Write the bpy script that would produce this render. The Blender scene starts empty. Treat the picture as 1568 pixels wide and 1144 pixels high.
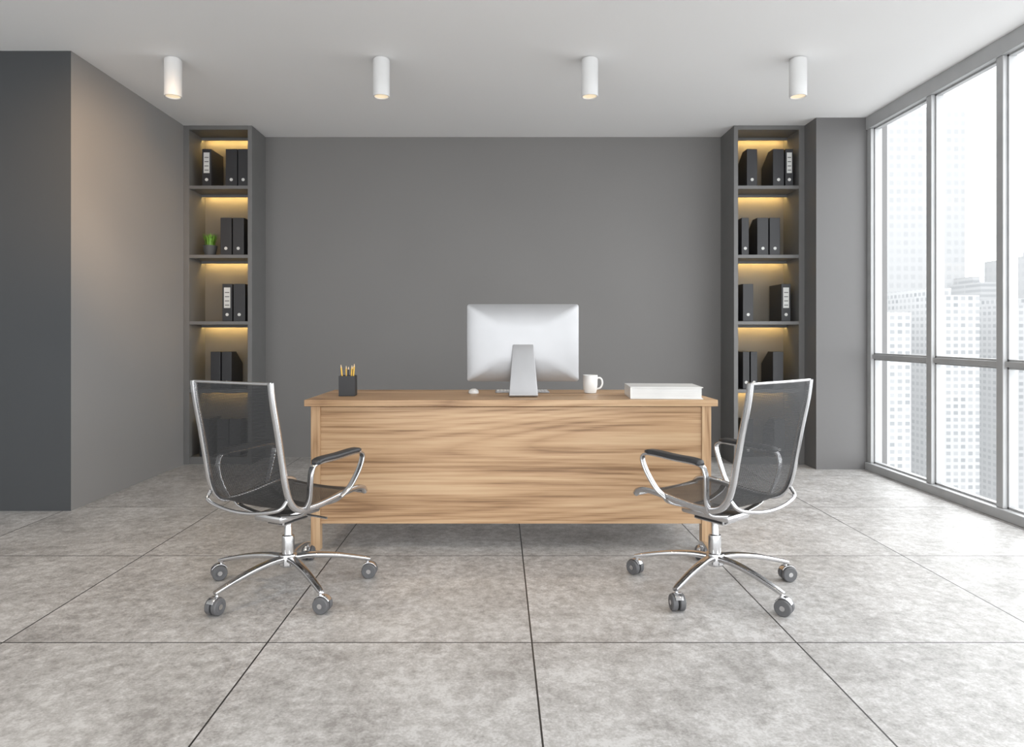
import bpy, bmesh, math, random
from mathutils import Vector, Matrix
random.seed(7)
scene = bpy.context.scene
F = 1033.0; VX = 764.0; HY = 512.0; HC = 1.075; H = 2.80

# ------------------------------------------------------------------ materials
def new_mat(name):
    m = bpy.data.materials.new(name); m.use_nodes = True
    nt = m.node_tree; b = nt.nodes["Principled BSDF"]
    return m, nt, b
def N(nt, typ, **kw):
    n = nt.nodes.new(typ)
    for k, v in kw.items(): setattr(n, k, v)
    return n
def L(nt, a, b): nt.links.new(a, b)
def mth(nt, op, a, b=None):
    n = N(nt, 'ShaderNodeMath', operation=op)
    for i, v in enumerate((a, b)):
        if v is None: continue
        if isinstance(v, (int, float)): n.inputs[i].default_value = v
        else: L(nt, v, n.inputs[i])
    return n.outputs[0]
def ramp(nt, fac, stops):
    r = N(nt, 'ShaderNodeValToRGB')
    els = r.color_ramp.elements
    while len(els) < len(stops): els.new(0.5)
    for e, (p, c) in zip(els, stops):
        e.position = p; e.color = (*c, 1)
    L(nt, fac, r.inputs[0]); return r.outputs[0]
def noise(nt, vec, scale, detail=4, rough=0.5, dist=0.0):
    n = N(nt, 'ShaderNodeTexNoise')
    n.inputs['Scale'].default_value = scale; n.inputs['Detail'].default_value = detail
    n.inputs['Roughness'].default_value = rough; n.inputs['Distortion'].default_value = dist
    if vec is not None: L(nt, vec, n.inputs['Vector'])
    return n.outputs['Fac']
def mix(nt, fac, a, b, blend='MIX'):
    n = N(nt, 'ShaderNodeMix', data_type='RGBA', blend_type=blend)
    if isinstance(fac, (int, float)): n.inputs[0].default_value = fac
    else: L(nt, fac, n.inputs[0])
    for idx, v in ((6, a), (7, b)):
        if isinstance(v, tuple): n.inputs[idx].default_value = (*v, 1)
        else: L(nt, v, n.inputs[idx])
    return n.outputs[2]
def bump(nt, b, h, strength=0.1, dist=0.01):
    n = N(nt, 'ShaderNodeBump'); n.inputs['Strength'].default_value = strength
    n.inputs['Distance'].default_value = dist
    L(nt, h, n.inputs['Height']); L(nt, n.outputs[0], b.inputs['Normal'])

def plain(name, col, rough=0.5, metal=0.0, var=0.04, nscale=8.0, emis=None, es=0.0):
    m, nt, b = new_mat(name)
    tc = N(nt, 'ShaderNodeTexCoord')
    f = noise(nt, tc.outputs['Object'], nscale, 1)
    lo = tuple(c*(1-var) for c in col); hi = tuple(min(1, c*(1+var)) for c in col)
    L(nt, ramp(nt, f, [(0.3, lo), (0.7, hi)]), b.inputs['Base Color'])
    b.inputs['Roughness'].default_value = rough; b.inputs['Metallic'].default_value = metal
    if emis:
        b.inputs['Emission Color'].default_value = (*emis, 1); b.inputs['Emission Strength'].default_value = es
    return m

M_wall = plain('wall_paint_grey', (0.180, 0.174, 0.170), 0.6, var=0.02, nscale=1.5)
M_wallr = plain('wall_paint_column', (0.155, 0.152, 0.152), 0.6, var=0.02, nscale=1.5)
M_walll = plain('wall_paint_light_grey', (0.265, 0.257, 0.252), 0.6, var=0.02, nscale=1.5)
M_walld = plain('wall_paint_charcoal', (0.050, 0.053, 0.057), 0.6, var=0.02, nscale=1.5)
M_hall = plain('wall_paint_white', (0.75, 0.75, 0.74), 0.7, var=0.02, nscale=1.5)
M_ceil = plain('ceiling_paint', (0.90, 0.90, 0.90), 0.8, var=0.01, nscale=1.0)
M_cab = plain('cabinet_lacquer_grey', (0.150, 0.148, 0.146), 0.5, var=0.03)
M_cabin = plain('cabinet_inner_panel', (0.17, 0.155, 0.13), 0.5, var=0.03)
M_led = plain('led_strip_glow', (1, 0.8, 0.5), 0.5, emis=(1.0, 0.66, 0.22), es=46.0)
M_frame = plain('window_frame_alu', (0.42, 0.425, 0.43), 0.4, 0.1)
M_chrome = plain('polished_aluminium', (0.62, 0.62, 0.63), 0.15, 1.0, var=0.03)
M_black = plain('black_plastic', (0.018, 0.018, 0.020), 0.45)
M_pad = plain('arm_pad_black', (0.03, 0.031, 0.034), 0.4)
M_wheel = plain('caster_rubber', (0.10, 0.10, 0.105), 0.5)
M_white = plain('white_ceramic', (0.78, 0.78, 0.77), 0.25)
M_paper = plain('white_paper', (0.76, 0.76, 0.75), 0.7)
M_alu = plain('brushed_silver', (0.39, 0.39, 0.40), 0.42, 0.7, var=0.02)
M_screen = plain('screen_glass', (0.01, 0.01, 0.012), 0.08)
M_file = plain('binder_black', (0.024, 0.024, 0.027), 0.45)
M_label = plain('binder_label', (0.65, 0.65, 0.63), 0.6)
M_labelt = plain('binder_label_print', (0.12, 0.12, 0.12), 0.6)
M_lamp = plain('lamp_white_lacquer', (0.72, 0.72, 0.72), 0.4)
M_bulb = plain('lamp_warm_disc', (0.5, 0.45, 0.37), 0.5, emis=(1.0, 0.80, 0.52), es=0.75)
M_pot = plain('pot_dark_clay', (0.07, 0.075, 0.08), 0.6)
M_leaf = plain('grass_leaf', (0.13, 0.30, 0.035), 0.5, var=0.4, nscale=40)
M_soil = plain('soil', (0.04, 0.03, 0.02), 0.9)
M_pencil = plain('pencil_yellow', (0.80, 0.48, 0.06), 0.4)
M_pencilw = plain('pencil_wood', (0.75, 0.55, 0.35), 0.6)
M_key = plain('keycap_white', (0.7, 0.7, 0.7), 0.5)

def floor_mat():
    m, nt, b = new_mat('concrete_tile_floor')
    tc = N(nt, 'ShaderNodeTexCoord'); o = tc.outputs['Object']
    s = N(nt, 'ShaderNodeSeparateXYZ'); L(nt, o, s.inputs[0])
    T = 0.923
    fx = mth(nt, 'DIVIDE', mth(nt, 'SUBTRACT', s.outputs[0], 0.115), T)
    fy = mth(nt, 'DIVIDE', mth(nt, 'SUBTRACT', s.outputs[1], 2.353), T)
    def dist(f):
        g = mth(nt, 'SUBTRACT', f, mth(nt, 'FLOOR', mth(nt, 'ADD', f, 0.5)))
        return mth(nt, 'ABSOLUTE', g)
    dx, dy = dist(fx), dist(fy)
    d = mth(nt, 'MINIMUM', dx, dy)
    g = mth(nt, 'LESS_THAN', d, 0.0031)
    cx = N(nt, 'ShaderNodeCombineXYZ')
    L(nt, mth(nt, 'FLOOR', fx), cx.inputs[0]); L(nt, mth(nt, 'FLOOR', fy), cx.inputs[1])
    wn = N(nt, 'ShaderNodeTexWhiteNoise', noise_dimensions='3D'); L(nt, cx.outputs[0], wn.inputs[0])
    off = N(nt, 'ShaderNodeVectorMath', operation='MULTIPLY_ADD')
    L(nt, wn.outputs['Color'], off.inputs[0]); off.inputs[1].default_value = (7, 7, 7); L(nt, o, off.inputs[2])
    v = off.outputs[0]
    n1 = noise(nt, v, 4.0, 4, 0.62, 0.0); n2 = noise(nt, v, 24, 5, 0.76, 0.0); n3 = noise(nt, v, 130, 1, 0.6)
    a = mth(nt, 'ADD', mth(nt, 'MULTIPLY', n1, 0.28), mth(nt, 'MULTIPLY', n2, 0.54))
    a = mth(nt, 'ADD', a, mth(nt, 'MULTIPLY', n3, 0.18))
    col = ramp(nt, a, [(0.40, (0.285, 0.275, 0.265)), (0.465, (0.385, 0.374, 0.364)), (0.52, (0.455, 0.446, 0.438)), (0.59, (0.58, 0.574, 0.568))])
    tint = mth(nt, 'ADD', mth(nt, 'MULTIPLY', wn.outputs['Value'], 0.06), 0.95)
    tc3 = N(nt, 'ShaderNodeCombineColor')
    for i in range(3): L(nt, tint, tc3.inputs[i])
    col = mix(nt, 1.0, col, tc3.outputs[0], 'MULTIPLY')
    col = mix(nt, g, col, (0.022, 0.021, 0.020))
    L(nt, col, b.inputs['Base Color'])
    b.inputs['Roughness'].default_value = 0.42
    return m
M_floor = floor_mat()

def wood_mat(name, axis):
    m, nt, b = new_mat(name)
    tc = N(nt, 'ShaderNodeTexCoord')
    mp = N(nt, 'ShaderNodeMapping'); L(nt, tc.outputs['Object'], mp.inputs[0])
    if axis == 'X': mp.inputs['Scale'].default_value = (0.36, 3.0, 3.4); mp.inputs['Location'].default_value = (3.1, 0, 1.7)
    else: mp.inputs['Scale'].default_value = (6.0, 6.0, 0.5)
    v = mp.outputs[0]
    big = noise(nt, v, 1.0, 1, 0.35, 0.0)
    rings = mth(nt, 'FRACT', mth(nt, 'MULTIPLY', big, 20.0))
    # smooth triangle so the growth rings read as soft streaks
    rings = mth(nt, 'ABSOLUTE', mth(nt, 'SUBTRACT', mth(nt, 'MULTIPLY', rings, 2.0), 1.0))
    rings = mth(nt, 'POWER', rings, 1.6)
    mp2 = N(nt, 'ShaderNodeMapping'); L(nt, tc.outputs['Object'], mp2.inputs[0])
    mp2.inputs['Scale'].default_value = (2.0, 120, 120) if axis == 'X' else (120, 120, 2.0)
    fine = noise(nt, mp2.outputs[0], 1.0, 4, 0.65)
    mp3 = N(nt, 'ShaderNodeMapping'); L(nt, tc.outputs['Object'], mp3.inputs[0])
    mp3.inputs['Scale'].default_value = (0.5, 10, 13) if axis == 'X' else (10, 10, 0.6)
    mid = noise(nt, mp3.outputs[0], 1.0, 4, 0.62, 0.0)
    a = mth(nt, 'SUBTRACT', mth(nt, 'MULTIPLY', mid, 0.64), mth(nt, 'MULTIPLY', rings, 0.085))
    a = mth(nt, 'ADD', a, mth(nt, 'MULTIPLY', fine, 0.40))
    col = ramp(nt, a, [(0.36, (0.22, 0.120, 0.056)), (0.43, (0.355, 0.212, 0.110)), (0.50, (0.450, 0.285, 0.157)), (0.60, (0.53, 0.362, 0.215))])
    L(nt, col, b.inputs['Base Color'])
    b.inputs['Roughness'].default_value = 0.42
    return m
M_woodx = wood_mat('oak_grain_horizontal', 'X')
M_woodz = wood_mat('oak_grain_vertical', 'Z')

def mesh_fabric():
    m, nt, b = new_mat('chair_mesh_fabric')
    b.inputs['Base Color'].default_value = (0.020, 0.021, 0.023, 1); b.inputs['Roughness'].default_value = 0.55
    uv = N(nt, 'ShaderNodeTexCoord'); s = N(nt, 'ShaderNodeSeparateXYZ'); L(nt, uv.outputs['UV'], s.inputs[0])
    def tri(o, p): return mth(nt, 'FRACT', mth(nt, 'DIVIDE', o, p))
    hx = mth(nt, 'GREATER_THAN', tri(s.outputs[0], 0.0060), 0.54)
    hy = mth(nt, 'GREATER_THAN', tri(s.outputs[1], 0.0060), 0.54)
    hole = mth(nt, 'MULTIPLY', hx, hy)
    tr = N(nt, 'ShaderNodeBsdfTransparent'); ms = N(nt, 'ShaderNodeMixShader')
    L(nt, mth(nt, 'MULTIPLY', hole, 0.9), ms.inputs[0]); L(nt, b.outputs[0], ms.inputs[1]); L(nt, tr.outputs[0], ms.inputs[2])
    L(nt, ms.outputs[0], nt.nodes['Material Output'].inputs[0])
    return m
M_mesh = mesh_fabric()

def glass_mat():
    m, nt, b = new_mat('window_glass')
    tr = N(nt, 'ShaderNodeBsdfTransparent'); gl = N(nt, 'ShaderNodeBsdfGlossy'); gl.inputs['Roughness'].default_value = 0.02
    tr.inputs[0].default_value = (0.97, 0.98, 0.98, 1)
    ms = N(nt, 'ShaderNodeMixShader'); ms.inputs[0].default_value = 0.05
    L(nt, tr.outputs[0], ms.inputs[1]); L(nt, gl.outputs[0], ms.inputs[2])
    L(nt, ms.outputs[0], nt.nodes['Material Output'].inputs[0])
    return m
M_glass = glass_mat()

def building_mat(name, wallc, winc, px, pz, wx=0.6, wz=0.55, haze=0.5):
    m, nt, b = new_mat(name)
    tc = N(nt, 'ShaderNodeTexCoord'); s = N(nt, 'ShaderNodeSeparateXYZ'); L(nt, tc.outputs['Object'], s.inputs[0])
    h = mth(nt, 'ADD', s.outputs[0], s.outputs[1])
    fx = mth(nt, 'LESS_THAN', mth(nt, 'FRACT', mth(nt, 'DIVIDE', h, px)), wx)
    fz = mth(nt, 'LESS_THAN', mth(nt, 'FRACT', mth(nt, 'DIVIDE', s.outputs[2], pz)), wz)
    w = mth(nt, 'MULTIPLY', fx, fz)
    cb = N(nt, 'ShaderNodeCombineXYZ')
    L(nt, mth(nt, 'FLOOR', mth(nt, 'DIVIDE', h, px)), cb.inputs[0]); L(nt, mth(nt, 'FLOOR', mth(nt, 'DIVIDE', s.outputs[2], pz)), cb.inputs[1])
    wn = N(nt, 'ShaderNodeTexWhiteNoise'); L(nt, cb.outputs[0], wn.inputs[0])
    w = mth(nt, 'MULTIPLY', w, mth(nt, 'ADD', mth(nt, 'MULTIPLY', wn.outputs['Value'], 0.6), 0.4))
    L(nt, mix(nt, w, wallc, winc), b.inputs['Base Color']); b.inputs['Roughness'].default_value = 0.9
    b.inputs['Specular IOR Level'].default_value = 0.1
    # distance haze painted into the facades: pale emission mixed over their colour
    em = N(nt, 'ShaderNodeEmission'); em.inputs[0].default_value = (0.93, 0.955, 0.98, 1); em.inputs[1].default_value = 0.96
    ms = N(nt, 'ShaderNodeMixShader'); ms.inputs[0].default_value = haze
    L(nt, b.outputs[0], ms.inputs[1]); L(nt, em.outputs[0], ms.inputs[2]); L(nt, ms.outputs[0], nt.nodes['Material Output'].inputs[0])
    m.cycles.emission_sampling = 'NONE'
    return m

# ------------------------------------------------------------------ mesh builder
class MB:
    def __init__(s): s.bm = bmesh.new(); s.mats = []; s.uvl = s.bm.loops.layers.uv.new('UVMap')
    def mi(s, m):
        if m not in s.mats: s.mats.append(m)
        return s.mats.index(m)
    def face(s, vs, m):
        try: f = s.bm.faces.new(vs)
        except ValueError: return None
        f.material_index = s.mi(m); return f
    def box(s, x0, x1, y0, y1, z0, z1, m, bev=0.0, mat=None):
        c = [(x0,y0,z0),(x1,y0,z0),(x1,y1,z0),(x0,y1,z0),(x0,y0,z1),(x1,y0,z1),(x1,y1,z1),(x0,y1,z1)]
        v = [s.bm.verts.new(mat @ Vector(p) if mat else p) for p in c]
        fs = [s.face([v[i] for i in q], m) for q in ((3,2,1,0),(4,5,6,7),(0,1,5,4),(1,2,6,5),(2,3,7,6),(3,0,4,7))]
        if bev:
            es = list({e for f in fs for e in f.edges})
            bmesh.ops.bevel(s.bm, geom=es, offset=bev, segments=2, affect='EDGES', profile=0.5)
    def prism(s, pts, axis, a0, a1, m, bev=0.0):
        def P(a, p):
            return (a, p[0], p[1]) if axis == 'X' else ((p[0], a, p[1]) if axis == 'Y' else (p[0], p[1], a))
        A = [s.bm.verts.new(P(a0, p)) for p in pts]; B = [s.bm.verts.new(P(a1, p)) for p in pts]
        n = len(pts); fs = [s.face(A, m), s.face(B[::-1], m)]
        for i in range(n): fs.append(s.face([A[i], B[i], B[(i+1) % n], A[(i+1) % n]], m))
        fs = [f for f in fs if f]
        if bev:
            es = list({e for f in fs for e in f.edges})
            bmesh.ops.bevel(s.bm, geom=es, offset=bev, segments=2, affect='EDGES', profile=0.5)
    def revolve(s, prof, c, m, seg=32, axis='Z', rot=None):
        rings = []
        for r, h in prof:
            ring = []
            for i in range(seg):
                a = 2*math.pi*i/seg
                p = Vector((r*math.cos(a), r*math.sin(a), h))
                if rot is not None: p = rot @ p
                ring.append(s.bm.verts.new(Vector(c) + p))
            rings.append(ring)
        for k in range(len(rings)-1):
            for i in range(seg):
                s.face([rings[k][i], rings[k][(i+1) % seg], rings[k+1][(i+1) % seg], rings[k+1][i]], m)
        if prof[0][0] > 1e-6: s.face(rings[0][::-1], m)
        if prof[-1][0] > 1e-6: s.face(rings[-1], m)
    def sweep(s, path, sec, m, side=None, scales=None, closed=False, caps=True):
        path = [Vector(p) for p in path]; n = len(path); rings = []
        prev = None
        for i, p in enumerate(path):
            if closed: t = path[(i+1) % n] - path[i-1]
            else: t = path[min(i+1, n-1)] - path[max(i-1, 0)]
            t.normalize()
            if side is not None: sd = Vector(side)
            elif prev is not None: sd = prev
            else: sd = Vector((0, 0, 1)) if abs(t.z) < 0.9 else Vector((1, 0, 0))
            sd = (sd - t*sd.dot(t)).normalized(); prev = sd
            nn = t.cross(sd)
            sc = scales[i] if scales else (1, 1)
            rings.append([s.bm.verts.new(p + sd*a*sc[0] + nn*b*sc[1]) for a, b in sec])
        k = len(sec)
        for i in range(n if closed else n-1):
            A, B = rings[i], rings[(i+1) % n]
            for j in range(k): s.face([A[j], A[(j+1) % k], B[(j+1) % k], B[j]], m)
        if caps and not closed:
            s.face(rings[0][::-1], m); s.face(rings[-1], m)
    def obj(s, name, parent=None, smooth=True, loc=None, rotz=0):
        bmesh.ops.recalc_face_normals(s.bm, faces=s.bm.faces[:])
        me = bpy.data.meshes.new(name); s.bm.to_mesh(me); s.bm.free()
        for m in s.mats: me.materials.append(m)
        if smooth:
            me.shade_smooth(); me.set_sharp_from_angle(angle=math.radians(35))
        o = bpy.data.objects.new(name, me); scene.collection.objects.link(o)
        if parent: o.parent = parent
        if loc: o.location = loc
        o.rotation_euler[2] = rotz
        return o
def circ(r, n=12): return [(r*math.cos(2*math.pi*i/n), r*math.sin(2*math.pi*i/n)) for i in range(n)]
def rrect(w, h, r, n=3):
    out = []
    for cx, cy, a0 in ((w/2-r, h/2-r, 0), (-w/2+r, h/2-r, 90), (-w/2+r, -h/2+r, 180), (w/2-r, -h/2+r, 270)):
        for i in range(n+1):
            a = math.radians(a0 + 90*i/n); out.append((cx+r*math.cos(a), cy+r*math.sin(a)))
    return out
def catmull(P, n=6):
    P = [Vector(p) for p in P]; Q = [P[0]*2-P[1]] + P + [P[-1]*2-P[-2]]; out = []
    for i in range(1, len(Q)-2):
        a, b, c, d = Q[i-1:i+3]
        for k in range(n):
            t = k/n
            out.append(0.5*((2*b) + (c-a)*t + (2*a-5*b+4*c-d)*t*t + (-a+3*b-3*c+d)*t**3))
    out.append(P[-1]); return out
def empty(name, loc, rotz=0):
    e = bpy.data.objects.new(name, None); scene.collection.objects.link(e)
    e.location = loc; e.rotation_euler[2] = rotz; e.empty_display_size = 0.1; return e
def simple_box(name, *a, **k):
    b = MB(); b.box(*a, **k); return b.obj(name, smooth=False)

# ------------------------------------------------------------------ room shell
XL, XR, YB, YF, YS = -2.605, 2.97, 5.90, -3.2, 4.106
simple_box('floor', -5.2, XR+0.12, YF, YB+0.15, -0.12, 0, M_floor)
simple_box('ceiling', -5.2, XR+0.12, YF, YB+0.15, H, H+0.15, M_ceil)
simple_box('wall_back', XL-0.3, XR+0.12, YB, YB+0.15, 0, H, M_wall)
b = MB()
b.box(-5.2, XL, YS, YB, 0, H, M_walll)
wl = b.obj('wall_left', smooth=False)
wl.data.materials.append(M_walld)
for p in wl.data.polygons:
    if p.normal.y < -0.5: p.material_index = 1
simple_box('wall_left_hall', -5.35, -5.2, YF, YS, 0, H, M_hall)
simple_box('wall_right', 2.526, XR+0.12, 5.37, YB, 0, H, M_wallr)

def window(name, axis, pos, a0, a1, mull, depth, inner, head=0.10, sill=0.06, transom=0.90):
    b = MB()
    def bx(a, c, d0, d1, z0, z1, m, bev=0.004):
        if axis == 'X': b.box(d0, d1, a, c, z0, z1, m, bev)
        else: b.box(a, c, d0, d1, z0, z1, m, bev)
    d0, d1 = inner, inner+depth
    bx(a0, a1, d0-0.012, d1, H-head, H, M_frame); bx(a0, a1, d0-0.02, d1, 0, sill, M_frame)
    w = 0.055
    for a in [a0+w/2, a1-w/2] + list(mull):
        bx(a-w/2, a+w/2, d0, d1, sill, H-head, M_frame)
    bx(a0+w, a1-w, d0+0.012, d1-0.01, transom-0.016, transom+0.016, M_frame, 0.003)
    gm = (d0+d1)/2
    edges = sorted([a0+w/2, a1-w/2] + list(mull))
    for p, q in zip(edges[:-1], edges[1:]):
        for (z0, z1) in ((sill, transom-0.016), (transom+0.016, H-head)):
            bx(p+w/2, p+w/2+0.012, gm-0.018, gm+0.018, z0, z1, M_frame, 0)
            bx(q-w/2-0.012, q-w/2, gm-0.018, gm+0.018, z0, z1, M_frame, 0)
            bx(p+w/2, q-w/2, gm-0.018, gm+0.018, z0, z0+0.012, M_frame, 0)
            bx(p+w/2, q-w/2, gm-0.018, gm+0.018, z1-0.012, z1, M_frame, 0)
    # single pane sheet
    if axis == 'X': q = [(gm, a0+w, sill), (gm, a1-w, sill), (gm, a1-w, H-head), (gm, a0+w, H-head)]
    else: q = [(a0+w, gm, sill), (a1-w, gm, sill), (a1-w, gm, H-head), (a0+w, gm, H-head)]
    b.face([b.bm.verts.new(p) for p in q], M_glass)
    return b.obj(name, smooth=False)
mulls = [4.60, 3.95] + [3.95-0.78*k for k in range(1, 9)]
window('window_1', 'X', XR, YF+0.06, 5.37, mulls, 0.09, 2.93)
window('window_2', 'Y', YF, -5.2, 2.93, [-4.0, -2.6, -1.2, 0.2, 1.6], 0.09, YF-0.03)

# ------------------------------------------------------------------ shelving cabinets + binders
SF = 5.57
shelf_tops = [2.304, 1.733, 1.183, 0.62, 0.06]
def cabinet(name, x0, x1, inner_l, inner_r):
    b = MB(); t = 0.028
    b.box(x0, inner_l, SF, YB-0.001, 0, H-0.001, M_cab, 0.002); b.box(inner_r, x1, SF, YB-0.001, 0, H-0.001, M_cab, 0.002)
    b.box(inner_l, inner_r, SF, YB-0.001, H-0.035, H-0.001, M_cab)
    b.box(inner_l, inner_r, YB-0.022, YB-0.001, 0, H-0.035, M_cabin)
    b.box(inner_l, inner_r, SF+0.012, YB-0.022, 0, 0.06, M_cab)
    for z in shelf_tops[:-1]:
        b.box(inner_l, inner_r, SF+0.004, YB-0.022, z-t, z, M_cab, 0.0015)
    for z in [H-0.035] + [q-t for q in shelf_tops[:-1]]:
        b.box(inner_l, inner_r, YB-0.094, YB-0.088, z-0.022, z, M_cab)
        b.box(inner_l+0.01, inner_r-0.01, YB-0.082, YB-0.070, z-0.008, z-0.0005, M_led)
    return b.obj(name, smooth=False)
cabinet('shelving_cabinet', XL+0.001, -2.04, XL+0.046, -2.075)
cabinet('shelving_cabinet', 1.94, 2.525, 1.975, 2.478)

def binder(b, x0, x1, z, y0=5.605, h=0.31, d=0.25, label=False, cut=True, m=None):
    m = m or M_file
    y1 = y0+d
    if cut: pts = [(y0, z), (y1, z), (y1, z+h*0.66), (y0+d*0.42, z+h), (y0, z+h)]
    else: pts = [(y0, z), (y1, z), (y1, z+h), (y0, z+h)]
    b.prism(pts, 'X', x0, x1, m, 0.0025)
    cx = (x0+x1)/2; w = x1-x0
    R = Matrix.Rotation(math.radians(90), 4, 'X')
    b.revolve([(0.013, 0), (0.013, 0.003), (0.009, 0.0035), (0.008, 0.001), (0.0, 0.001)], (cx, y0, z+0.055), M_label, 16, rot=R.to_3x3())
    if label:
        b.box(cx-w*0.32, cx+w*0.32, y0-0.002, y0+0.001, z+0.11, z+0.28, M_label)
        for i in range(4):
            b.box(cx-w*0.22, cx+w*0.22, y0-0.003, y0, z+0.13+0.035*i, z+0.137+0.035*i, M_labelt)
def px(u, y=5.60): return (u-VX)*y/F
eps = 0.0008
bl = MB()
for lvl, u0, u1, lab, cut in [
    (0, 309, 323, 1, 0), (0, 345, 362.5, 0, 1), (0, 364, 380, 0, 1),
    (1, 337, 354, 0, 1), (1, 356, 373, 0, 1), (2, 340, 355, 1, 0), (2, 357, 375, 0, 1),
    (3, 322, 337, 0, 1), (3, 339, 354, 0, 1),
    (4, 305, 320, 0, 0), (4, 332, 349, 0, 1), (4, 351, 368, 0, 1)]:
    binder(bl, px(u0), px(u1), shelf_tops[lvl]+eps, label=lab, cut=cut)
bl.obj('document_binders', smooth=False)
br = MB()
for lvl, u0, u1, lab, cut in [
    (0, 1144, 1160, 0, 1), (0, 1184, 1201, 0, 1), (0, 1203, 1215, 1, 0),
    (1, 1136, 1147, 0, 0), (1, 1160, 1177, 0, 1), (1, 1179, 1195, 0, 1),
    (2, 1138, 1154, 0, 0), (2, 1197, 1211, 1, 0),
    (3, 1138, 1148, 0, 0), (3, 1150, 1160, 0, 0), (3, 1184, 1200, 0, 1),
    (4, 1138, 1154, 0, 1), (4, 1186, 1202, 0, 1)]:
    binder(br, px(u0), px(u1), shelf_tops[lvl]+eps, label=lab, cut=cut)
br.obj('document_binders', smooth=False)

# potted grass
e = empty('potted_grass_plant', (px(321, 5.66), 5.67, shelf_tops[1]+eps))
b = MB(); b.revolve([(0.040, 0), (0.052, 0.045), (0.058, 0.085), (0.053, 0.085), (0.050, 0.074), (0, 0.074)], (0, 0, 0), M_pot, 28)
b.revolve([(0.0515, 0.070), (0.0515, 0.0745), (0, 0.0755)], (0, 0, 0), M_soil, 20); b.obj('pot', e)
b = MB()
for i in range(170):
    a = random.uniform(0, 2*math.pi); r0 = random.uniform(0, 0.040); ln = random.uniform(0.085, 0.140); out = random.uniform(0.005, 0.042)
    pts = []
    for k in range(5):
        t = k/4; rr = r0+out*t*t
        pts.append((rr*math.cos(a), rr*math.sin(a), 0.073+ln*(t-0.15*t*t)))
    b.sweep(pts, [(0.0034, 0), (0, 0.0007), (-0.0034, 0), (0, -0.0007)], M_leaf, side=(-math.sin(a), math.cos(a), 0),
            scales=[(1, 1), (1.1, 1), (1, 1), (0.7, 1), (0.1, 0.3)])
b.obj('grass_blades', e)

# ------------------------------------------------------------------ ceiling lamps
def lamp(x, y, energy, name='ceiling_spotlight'):
    e = empty(name, (x, y, H))
    b = MB()
    b.revolve([(0.040, -0.001), (0.040, -0.008), (0.050, -0.008), (0.052, -0.012), (0.052, -0.236), (0.050, -0.240), (0.044, -0.240), (0.044, -0.225)], (0, 0, 0), M_lamp, 40)
    b.obj('housing', e)
    b = MB(); b.revolve([(0.0435, -0.232), (0.0435, -0.229), (0, -0.228)], (0, 0, 0), M_bulb, 32); b.obj('warm_disc', e)
    ld = bpy.data.lights.new('spot_bulb', 'SPOT'); ld.energy = energy; ld.color = (1, 0.78, 0.55); ld.spot_size = math.radians(95); ld.spot_blend = 0.8
    ld.shadow_soft_size = 0.04
    lo = bpy.data.objects.new('bulb', ld); scene.collection.objects.link(lo); lo.parent = e; lo.location = (0, 0, -0.25)
    return e
for u in (265, 584, 903, 1222):
    lamp((u-VX)*4.22/F, 4.22, 14)
for i, x in enumerate((-2.04, -0.736, 0.568, 1.872)):
    lamp(x, 2.3, (50, 16, 10, 10)[i])
ld = bpy.data.lights.new('wall_washer_bulb', 'SPOT'); ld.energy = 170; ld.color = (1, 0.66, 0.36); ld.spot_size = math.radians(50); ld.spot_blend = 1.0; ld.shadow_soft_size = 0.12
WP = (-1.35, 2.95)
e = empty('wall_washer_lamp', (WP[0], WP[1], H))
b = MB(); b.revolve([(0.05, -0.001), (0.05, -0.012), (0.01, -0.014), (0.01, -0.05), (0.035, -0.052), (0.035, -0.13), (0.03, -0.13), (0.03, -0.10), (0.0, -0.10)], (0, 0, 0), M_lamp, 24); b.obj('housing', e)
lo = bpy.data.objects.new('bulb', ld); scene.collection.objects.link(lo); lo.parent = e; lo.location = (0, 0, -0.16)
lo.rotation_euler = (Vector((-2.6, 4.48, 2.0)) - Vector((WP[0], WP[1], H-0.16))).to_track_quat('-Z', 'Y').to_euler()

# ------------------------------------------------------------------ desk
DT = 0.75
dx0, dx1, dy0, dy1 = -0.965, 1.085, 3.34, 3.96
e = empty('wooden_desk', (0.06, 3.65, 0))
def W(b, x0, x1, y0, y1, z0, z1, m, bev): b.box(x0-0.06, x1-0.06, y0-3.65, y1-3.65, z0, z1, m, bev)
b = MB(); W(b, dx0, dx1, dy0, dy1, DT-0.032, DT, M_woodx, 0.002); b.obj('desk_top', e, smooth=False)
b = MB()
lw = 0.046
for lx in (dx0+0.03, dx1-0.03-lw):
    for ly in (dy0+0.012, dy1-0.012-lw):
        W(b, lx, lx+lw, ly, ly+lw, 0, DT-0.032, M_woodz, 0.002)
b.obj('legs', e, smooth=False)
b = MB(); W(b, dx0+0.03+lw, dx1-0.03-lw, dy0+0.020, dy0+0.042, 0.132, DT-0.036, M_woodx, 0.0015); b.obj('front_panel', e, smooth=False)
b = MB()
for lx in (dx0+0.03+0.012, dx1-0.03-lw+0.012):
    W(b, lx, lx+0.022, dy0+0.012+lw, dy1-0.012-lw, 0.132, DT-0.032, M_woodx, 0.0015)
b.obj('side_panels', e, smooth=False)

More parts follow.
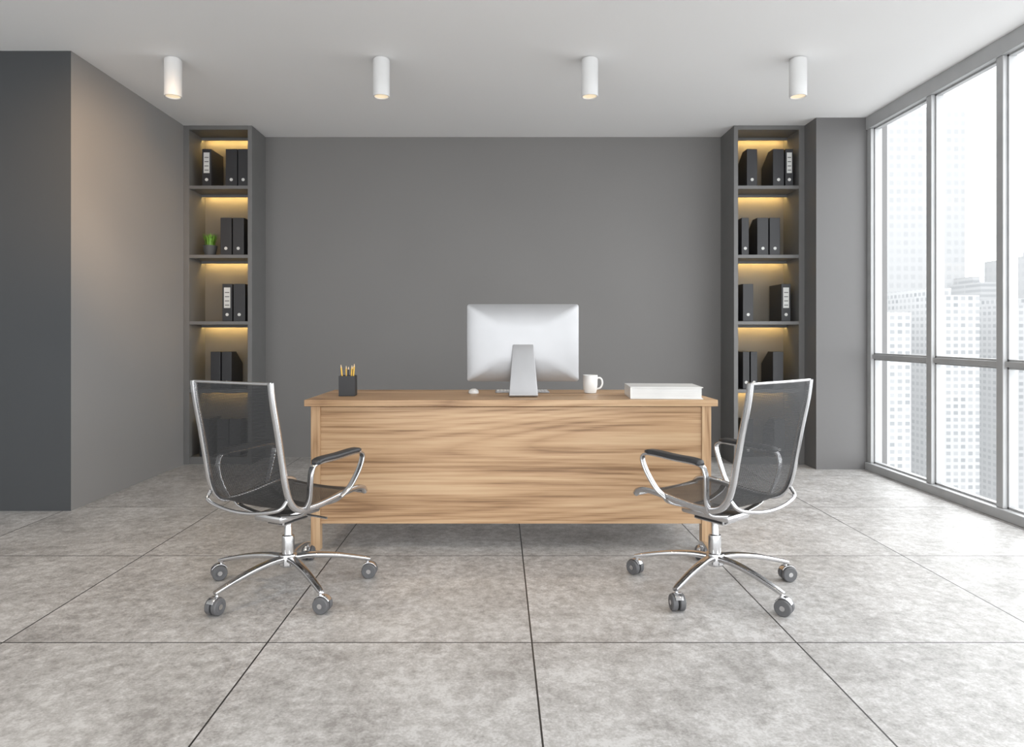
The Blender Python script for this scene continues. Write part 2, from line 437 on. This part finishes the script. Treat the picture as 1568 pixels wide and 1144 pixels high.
# ------------------------------------------------------------------ monitor
e = empty('desktop_monitor', (0.127, 3.585, DT+0.0005))
b = MB(); w, h = 0.594, 0.410; zc = 0.075+h/2
rings = []
def ring(sx, y, rad):
    return [b.bm.verts.new((p[0], y, zc+p[1])) for p in rrect(w*sx, h - w*(1-sx)*0.72 if h-w*(1-sx)*0.72 > 0.02 else 0.02, rad, 6)]
prof = [(1.0, 0.006, 0.014), (1.0, 0.0, 0.014), (0.996, -0.003, 0.014), (0.97, -0.0065, 0.016), (0.90, -0.013, 0.022), (0.80, -0.020, 0.03), (0.68, -0.026, 0.035), (0.52, -0.031, 0.035), (0.40, -0.033, 0.01)]
for sx, y, rad in prof: rings.append(ring(sx, y, rad))
for A, B in zip(rings[:-1], rings[1:]):
    for i in range(len(A)): b.face([A[i], A[(i+1) % len(A)], B[(i+1) % len(A)], B[i]], M_alu)
b.face(rings[0], M_alu); b.face(rings[-1], M_alu)
b.obj('casing', e)
b = MB(); b.box(-w/2+0.008, w/2-0.008, 0.0062, 0.0072, 0.075+0.06, 0.075+h-0.008, M_screen); b.obj('screen', e, smooth=False)
b = MB()
path = catmull([(0, -0.028, 0.275), (0, -0.043, 0.235), (0, -0.075, 0.12), (0, -0.098, 0.03), (0, -0.103, 0.010), (0, -0.092, 0.0045), (0, -0.05, 0.0035), (0, 0.085, 0.0035)], 6)
sc = []
for p in path:
    t = min(1, max(0, (0.275-p.z)/0.27)); sc.append(((0.108+0.042*t)/0.1, 1))
b.sweep(path, rrect(0.1, 0.006, 0.0028, 3), M_alu, side=(1, 0, 0), scales=sc); b.obj('stand', e)

e = empty('computer_keyboard', (0.13, 3.79, DT+0.0005))
b = MB(); b.box(-0.15, 0.15, -0.055, 0.055, 0.0, 0.008, M_alu, 0.003); b.obj('body', e)
b = MB()
for r in range(5):
    for c in range(15):
        x = -0.143+c*0.0192; y = -0.050+r*0.0202; b.box(x, x+0.0165, y, y+0.017, 0.0081, 0.0105, M_key, 0.0006)
b.obj('keys', e)
e = None
b = MB(); prof = []
for i in range(9):
    t = i/8*math.pi/2; prof.append((0.5*math.cos(t), math.sin(t)))
b.revolve([(0.47, 0)] + [(r, 0.15+0.85*z) for r, z in prof], (0, 0, 0), M_white, 32)
o = b.obj('computer_mouse', loc=(-0.14, 3.72, DT+0.0005)); o.scale = (0.058, 0.105, 0.026)

# ------------------------------------------------------------------ mug
e = empty('coffee_mug', (0.505, 3.73, DT+0.0005))
b = MB(); b.revolve([(0.028, 0.0), (0.032, 0.002), (0.038, 0.022), (0.040, 0.05), (0.0405, 0.098), (0.0395, 0.1), (0.038, 0.098), (0.037, 0.05), (0.034, 0.02), (0.03, 0.008), (0, 0.007)], (0, 0, 0), M_white, 40); b.obj('cup', e)
b = MB(); b.sweep(catmull([(0.037, 0, 0.082), (0.052, 0, 0.084), (0.064, 0, 0.072), (0.066, 0, 0.05), (0.056, 0, 0.03), (0.036, 0, 0.022)], 6), circ(0.0052, 12), M_white, side=(0, 1, 0)); b.obj('handle', e)

# ------------------------------------------------------------------ pencil holder
e = empty('pencil_holder', (-0.800, 3.575, DT+0.0005), math.radians(4))
b = MB(); s_, t_, hh = 0.042, 0.003, 0.106
b.box(-s_, s_, -s_, s_, 0, 0.004, M_black, 0.001)
b.box(-s_, s_, -s_, -s_+t_, 0.004, hh, M_black); b.box(-s_, s_, s_-t_, s_, 0.004, hh, M_black)
b.box(-s_, -s_+t_, -s_+t_, s_-t_, 0.004, hh, M_black); b.box(s_-t_, s_, -s_+t_, s_-t_, 0.004, hh, M_black)
b.obj('box', e, smooth=False)
b = MB()
for (x0, y0, x1, y1, ln, m) in [(-0.02, 0.0, -0.036, -0.01, 0.168, M_pencil), (-0.01, 0.01, -0.014, 0.03, 0.160, M_pencil), (0.0, -0.01, 0.006, -0.02, 0.158, M_black), (0.01, 0.01, 0.018, 0.02, 0.163, M_pencil), (0.02, 0.0, 0.034, 0.0, 0.172, M_pencil), (0.005, 0.02, 0.024, 0.03, 0.158, M_black)]:
    p0 = Vector((x0, y0, 0.006)); p1 = Vector((x1, y1, ln)); d = (p1-p0)
    b.sweep([p0, p0+d*0.88], circ(0.0038, 6), m); b.sweep([p0+d*0.88, p0+d*0.975], circ(0.0038, 6), M_pencilw, scales=[(1, 1), (0.3, 0.3)])
    b.sweep([p0+d*0.975, p1], circ(0.0012, 6), M_black, scales=[(1, 1), (0.2, 0.2)])
b.obj('pencils', e)

# ------------------------------------------------------------------ white book
b = MB()
b.box(-0.18, 0.18, -0.13, 0.13, 0, 0.004, M_white, 0.001); b.box(-0.18, 0.18, -0.13, 0.13, 0.056, 0.060, M_white, 0.001)
b.box(-0.18, -0.172, -0.13, 0.13, 0.004, 0.056, M_white)
for i in range(13):
    z = 0.0042+i*0.00398
    b.box(-0.171, 0.174-0.002*(i % 2), -0.124+0.0012*(i % 3), 0.124, z, z+0.0036, M_paper)
b.obj('thick_white_book', loc=(0.850, 3.510, DT+0.0005), rotz=math.radians(-4), smooth=False)

# ------------------------------------------------------------------ office chairs
def chair(name, x, y, rot, base_angle):
    e = empty(name, (x, y, 0), rot)
    prof = catmull([(0, -0.308, 0.893), (0, -0.298, 0.82), (0, -0.272, 0.70), (0, -0.248, 0.58), (0, -0.230, 0.49), (0, -0.205, 0.425),
                    (0, -0.16, 0.388), (0, -0.08, 0.380), (0, 0.02, 0.386), (0, 0.12, 0.398), (0, 0.20, 0.402), (0, 0.245, 0.392), (0, 0.262, 0.372)], 6)
    RX = 0.205
    b = MB()
    for sx in (-RX, RX):
        b.sweep([p + Vector((sx, 0, 0)) for p in prof], rrect(0.020, 0.024, 0.006, 3), M_chrome, side=(1, 0, 0))
    b.obj('side_rails', e)
    b = MB()
    tp = prof[0]; b.sweep([(-RX, tp.y, tp.z-0.004), (0, tp.y-0.006, tp.z-0.004), (RX, tp.y, tp.z-0.004)], circ(0.006, 12), M_chrome)
    fp = prof[-1]; b.sweep([(-RX, fp.y-0.004, fp.z), (RX, fp.y-0.004, fp.z)], circ(0.007, 12), M_chrome)
    for yy, z0, zm in ((0.10, 0.388, 0.335), (-0.10, 0.378, 0.332)):
        b.sweep(catmull([(-RX, yy, z0), (-0.17, yy, z0-0.028), (-0.08, yy, zm), (0, yy, zm-0.004), (0.08, yy, zm), (0.17, yy, z0-0.028), (RX, yy, z0)], 5), rrect(0.026, 0.010, 0.004, 3), M_chrome, side=(0, 1, 0))
    b.sweep(catmull([(-RX, -0.225, 0.435), (-0.19, -0.250, 0.405), (-0.10, -0.262, 0.385), (0, -0.265, 0.378), (0.10, -0.262, 0.385), (0.19, -0.250, 0.405), (RX, -0.225, 0.435)], 5), circ(0.0075, 12), M_chrome)
    b.obj('cross_bars', e)
    b = MB(); nx = 10; rows = []; s = 0; acc = [0]
    for p, q in zip(prof[:-1], prof[1:]): s += (q-p).length; acc.append(s)
    for k, p in enumerate(prof):
        t = prof[min(k+1, len(prof)-1)] - prof[max(k-1, 0)]; t.normalize(); nn = Vector((0, t.z, -t.y))
        row = []
        for i in range(nx+1):
            u = -1+2*i/nx; row.append(b.bm.verts.new(Vector((u*(RX-0.008), p.y, p.z)) + nn*0.010*(1-u*u)))
        rows.append(row)
    for k in range(len(rows)-1):
        for i in range(nx):
            f = b.face([rows[k][i], rows[k][i+1], rows[k+1][i+1], rows[k+1][i]], M_mesh)
            for lp, (ii, kk) in zip(f.loops, ((i, k), (i+1, k), (i+1, k+1), (i, k+1))):
                lp[b.uvl].uv = (ii/nx*2*RX, acc[kk])
    b.obj('mesh_sling', e)
    b = MB(); bp = MB()
    for sg in (-1, 1):
        P = catmull([(sg*0.212, -0.125, 0.385), (sg*0.236, -0.135, 0.43), (sg*0.250, -0.145, 0.49), (sg*0.254, -0.142, 0.540), (sg*0.255, -0.115, 0.565), (sg*0.255, 0.0, 0.568), (sg*0.255, 0.11, 0.572),
                     (sg*0.255, 0.160, 0.568), (sg*0.254, 0.178, 0.545), (sg*0.248, 0.158, 0.49), (sg*0.232, 0.120, 0.425), (sg*0.212, 0.085, 0.390)], 6)
        b.sweep(P, rrect(0.026, 0.011, 0.004, 3), M_chrome, side=(1, 0, 0))
        pad = [p + Vector((0, 0, 0.011)) for p in catmull([(sg*0.255, -0.130, 0.556), (sg*0.255, -0.095, 0.567), (sg*0.255, 0.0, 0.568), (sg*0.255, 0.10, 0.572), (sg*0.255, 0.155, 0.570)], 5)]
        n = len(pad); sc = [(min(1, 0.55+0.45*min(i, n-1-i)/2),)*2 for i in range(n)]
        bp.sweep(pad, rrect(0.044, 0.020, 0.009, 4), M_pad, side=(1, 0, 0), scales=sc)
    b.obj('armrest_frames', e); bp.obj('armrest_pads', e)
    b = MB(); b.box(-0.075, 0.075, -0.12, 0.12, 0.302, 0.334, M_chrome, 0.010)
    b.box(-0.045, 0.045, -0.075, 0.075, 0.280, 0.305, M_black, 0.006)
    b.sweep([(0.05, 0.02, 0.312), (0.14, 0.03, 0.308), (0.18, 0.035, 0.305)], circ(0.005, 8), M_chrome)
    b.obj('tilt_mechanism', e)
    b = MB(); b.revolve([(0.0, 0.285), (0.016, 0.285), (0.016, 0.225), (0.018, 0.222), (0.0245, 0.22), (0.026, 0.215), (0.026, 0.145), (0.036, 0.142), (0.040, 0.13), (0.040, 0.10), (0.034, 0.092), (0, 0.092)], (0, 0, 0), M_chrome, 32)
    b.obj('gas_column', e)
    b = MB(); c = MB()
    for k in range(5):
        a = math.radians(base_angle + 72*k) - rot
        d = Vector((math.cos(a), math.sin(a), 0)); sd = Vector((-d.y, d.x, 0))
        P = catmull([d*0.025+Vector((0, 0, 0.125)), d*0.10+Vector((0, 0, 0.126)), d*0.20+Vector((0, 0, 0.114)), d*0.30+Vector((0, 0, 0.092)), d*0.345+Vector((0, 0, 0.080))], 5)
        n = len(P); sc = [(1-0.45*i/(n-1), 1-0.4*i/(n-1)) for i in range(n)]
        b.sweep(P, rrect(0.040, 0.024, 0.008, 3), M_chrome, side=sd, scales=sc)
        cc = d*0.335
        c.revolve([(0.006, 0.084), (0.011, 0.086), (0.0, 0.087)], cc, M_chrome, 12)
        c.revolve([(0.007, 0.035), (0.007, 0.088)], cc, M_chrome, 12)
        sw = a + random.uniform(-0.9, 0.9); wd = Vector((math.cos(sw), math.sin(sw), 0)); ax = Vector((-wd.y, wd.x, 0))
        wc = cc + wd*0.010 + Vector((0, 0, 0.0325))
        R = Matrix((wd, Vector((0, 0, 1)), ax)).transposed()
        for s0 in (-1, 1):
            lo_, hi_ = (0.004, 0.026) if s0 > 0 else (-0.026, -0.004)
            c.revolve([(0.018, lo_), (0.029, lo_), (0.032, lo_+0.003), (0.032, hi_-0.003), (0.029, hi_), (0.018, hi_), (0.016, hi_-0.002*s0), (0.0, hi_-0.002*s0)], wc, M_wheel, 28, rot=R)
        c.revolve([(0.010, -0.0275), (0.010, 0.0275)], wc, M_chrome, 16, rot=R)
        hood = [wc + wd*(0.035*math.cos(t)) + Vector((0, 0, 0.035*math.sin(t))) for t in [math.radians(30+120*i/10) for i in range(11)]]
        c.sweep(hood, rrect(0.030, 0.003, 0.0012, 2), M_chrome, side=ax)
        c.sweep([wc + Vector((0, 0, 0.0)), wc + Vector((0, 0, 0.032))], rrect(0.005, 0.03, 0.002, 2), M_chrome, side=ax)
    b.obj('star_base', e); c.obj('casters', e)
    return e
chair('office_chair', -0.898, 2.874, math.radians(-26), 20)
chair('office_chair', 0.922, 2.882, math.radians(36), 11)

# ------------------------------------------------------------------ city outside
def bld(tan0, tan1, Y, v_top, mat, depth=25, name='office_building'):
    top = HC + (HY-v_top)/F*Y
    b = MB(); x0, x1 = tan0*Y, tan1*Y
    b.box(x0, x1, Y, Y+depth, -60, top, mat)
    b.box(x0+(x1-x0)*.3, x0+(x1-x0)*.7, Y+4, Y+depth-6, top, top+1.5, mat)
    return b.obj(name, smooth=False)
def tn(u): return (u-VX)/F
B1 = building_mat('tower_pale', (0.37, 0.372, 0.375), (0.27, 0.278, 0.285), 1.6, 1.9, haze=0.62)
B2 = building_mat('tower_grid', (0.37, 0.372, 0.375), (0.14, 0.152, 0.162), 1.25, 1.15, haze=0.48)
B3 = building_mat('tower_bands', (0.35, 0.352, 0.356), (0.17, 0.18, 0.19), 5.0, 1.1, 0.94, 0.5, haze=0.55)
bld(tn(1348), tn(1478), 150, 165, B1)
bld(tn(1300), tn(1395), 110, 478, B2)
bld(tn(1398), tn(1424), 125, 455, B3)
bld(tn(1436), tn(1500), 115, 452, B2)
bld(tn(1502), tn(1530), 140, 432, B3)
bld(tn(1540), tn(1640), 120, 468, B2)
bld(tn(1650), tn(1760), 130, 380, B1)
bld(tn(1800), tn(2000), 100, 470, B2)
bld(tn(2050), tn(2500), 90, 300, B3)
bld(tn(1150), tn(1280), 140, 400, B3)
M_ground = plain('street_ground', (0.33, 0.33, 0.33), 0.9)
simple_box('city_ground', 20, 600, -300, 500, -62, -60, M_ground)

# ------------------------------------------------------------------ light
w = bpy.data.worlds.new('overcast_sky'); scene.world = w; w.use_nodes = True
bg = w.node_tree.nodes['Background']; bg.inputs[0].default_value = (0.97, 0.985, 1.0, 1); bg.inputs[1].default_value = 5.1
def portal(name, loc, rot, sx, sy):
    l = bpy.data.lights.new(name, 'AREA'); l.shape = 'RECTANGLE'; l.size = sx; l.size_y = sy; l.cycles.is_portal = True
    o = bpy.data.objects.new(name, l); scene.collection.objects.link(o); o.location = loc; o.rotation_euler = rot
portal('window_light_portal', (3.06, 1.1, 1.4), (0, math.radians(90), 0), 2.8, 8.5)
portal('window_light_portal', (-1.1, -3.27, 1.4), (math.radians(90), 0, 0), 8.2, 2.8)

# ------------------------------------------------------------------ camera
cam = bpy.data.cameras.new('camera'); co = bpy.data.objects.new('camera', cam); scene.collection.objects.link(co)
co.location = (0, 0, HC); co.rotation_euler = (math.radians(90), 0, 0)
cam.sensor_width = 36; cam.lens = F/1568*36
cam.shift_x = (784-VX)/1568; cam.shift_y = -(572-HY)/1568
cam.clip_end = 2000; cam.clip_start = 0.05
scene.camera = co
scene.view_settings.view_transform = 'Standard'
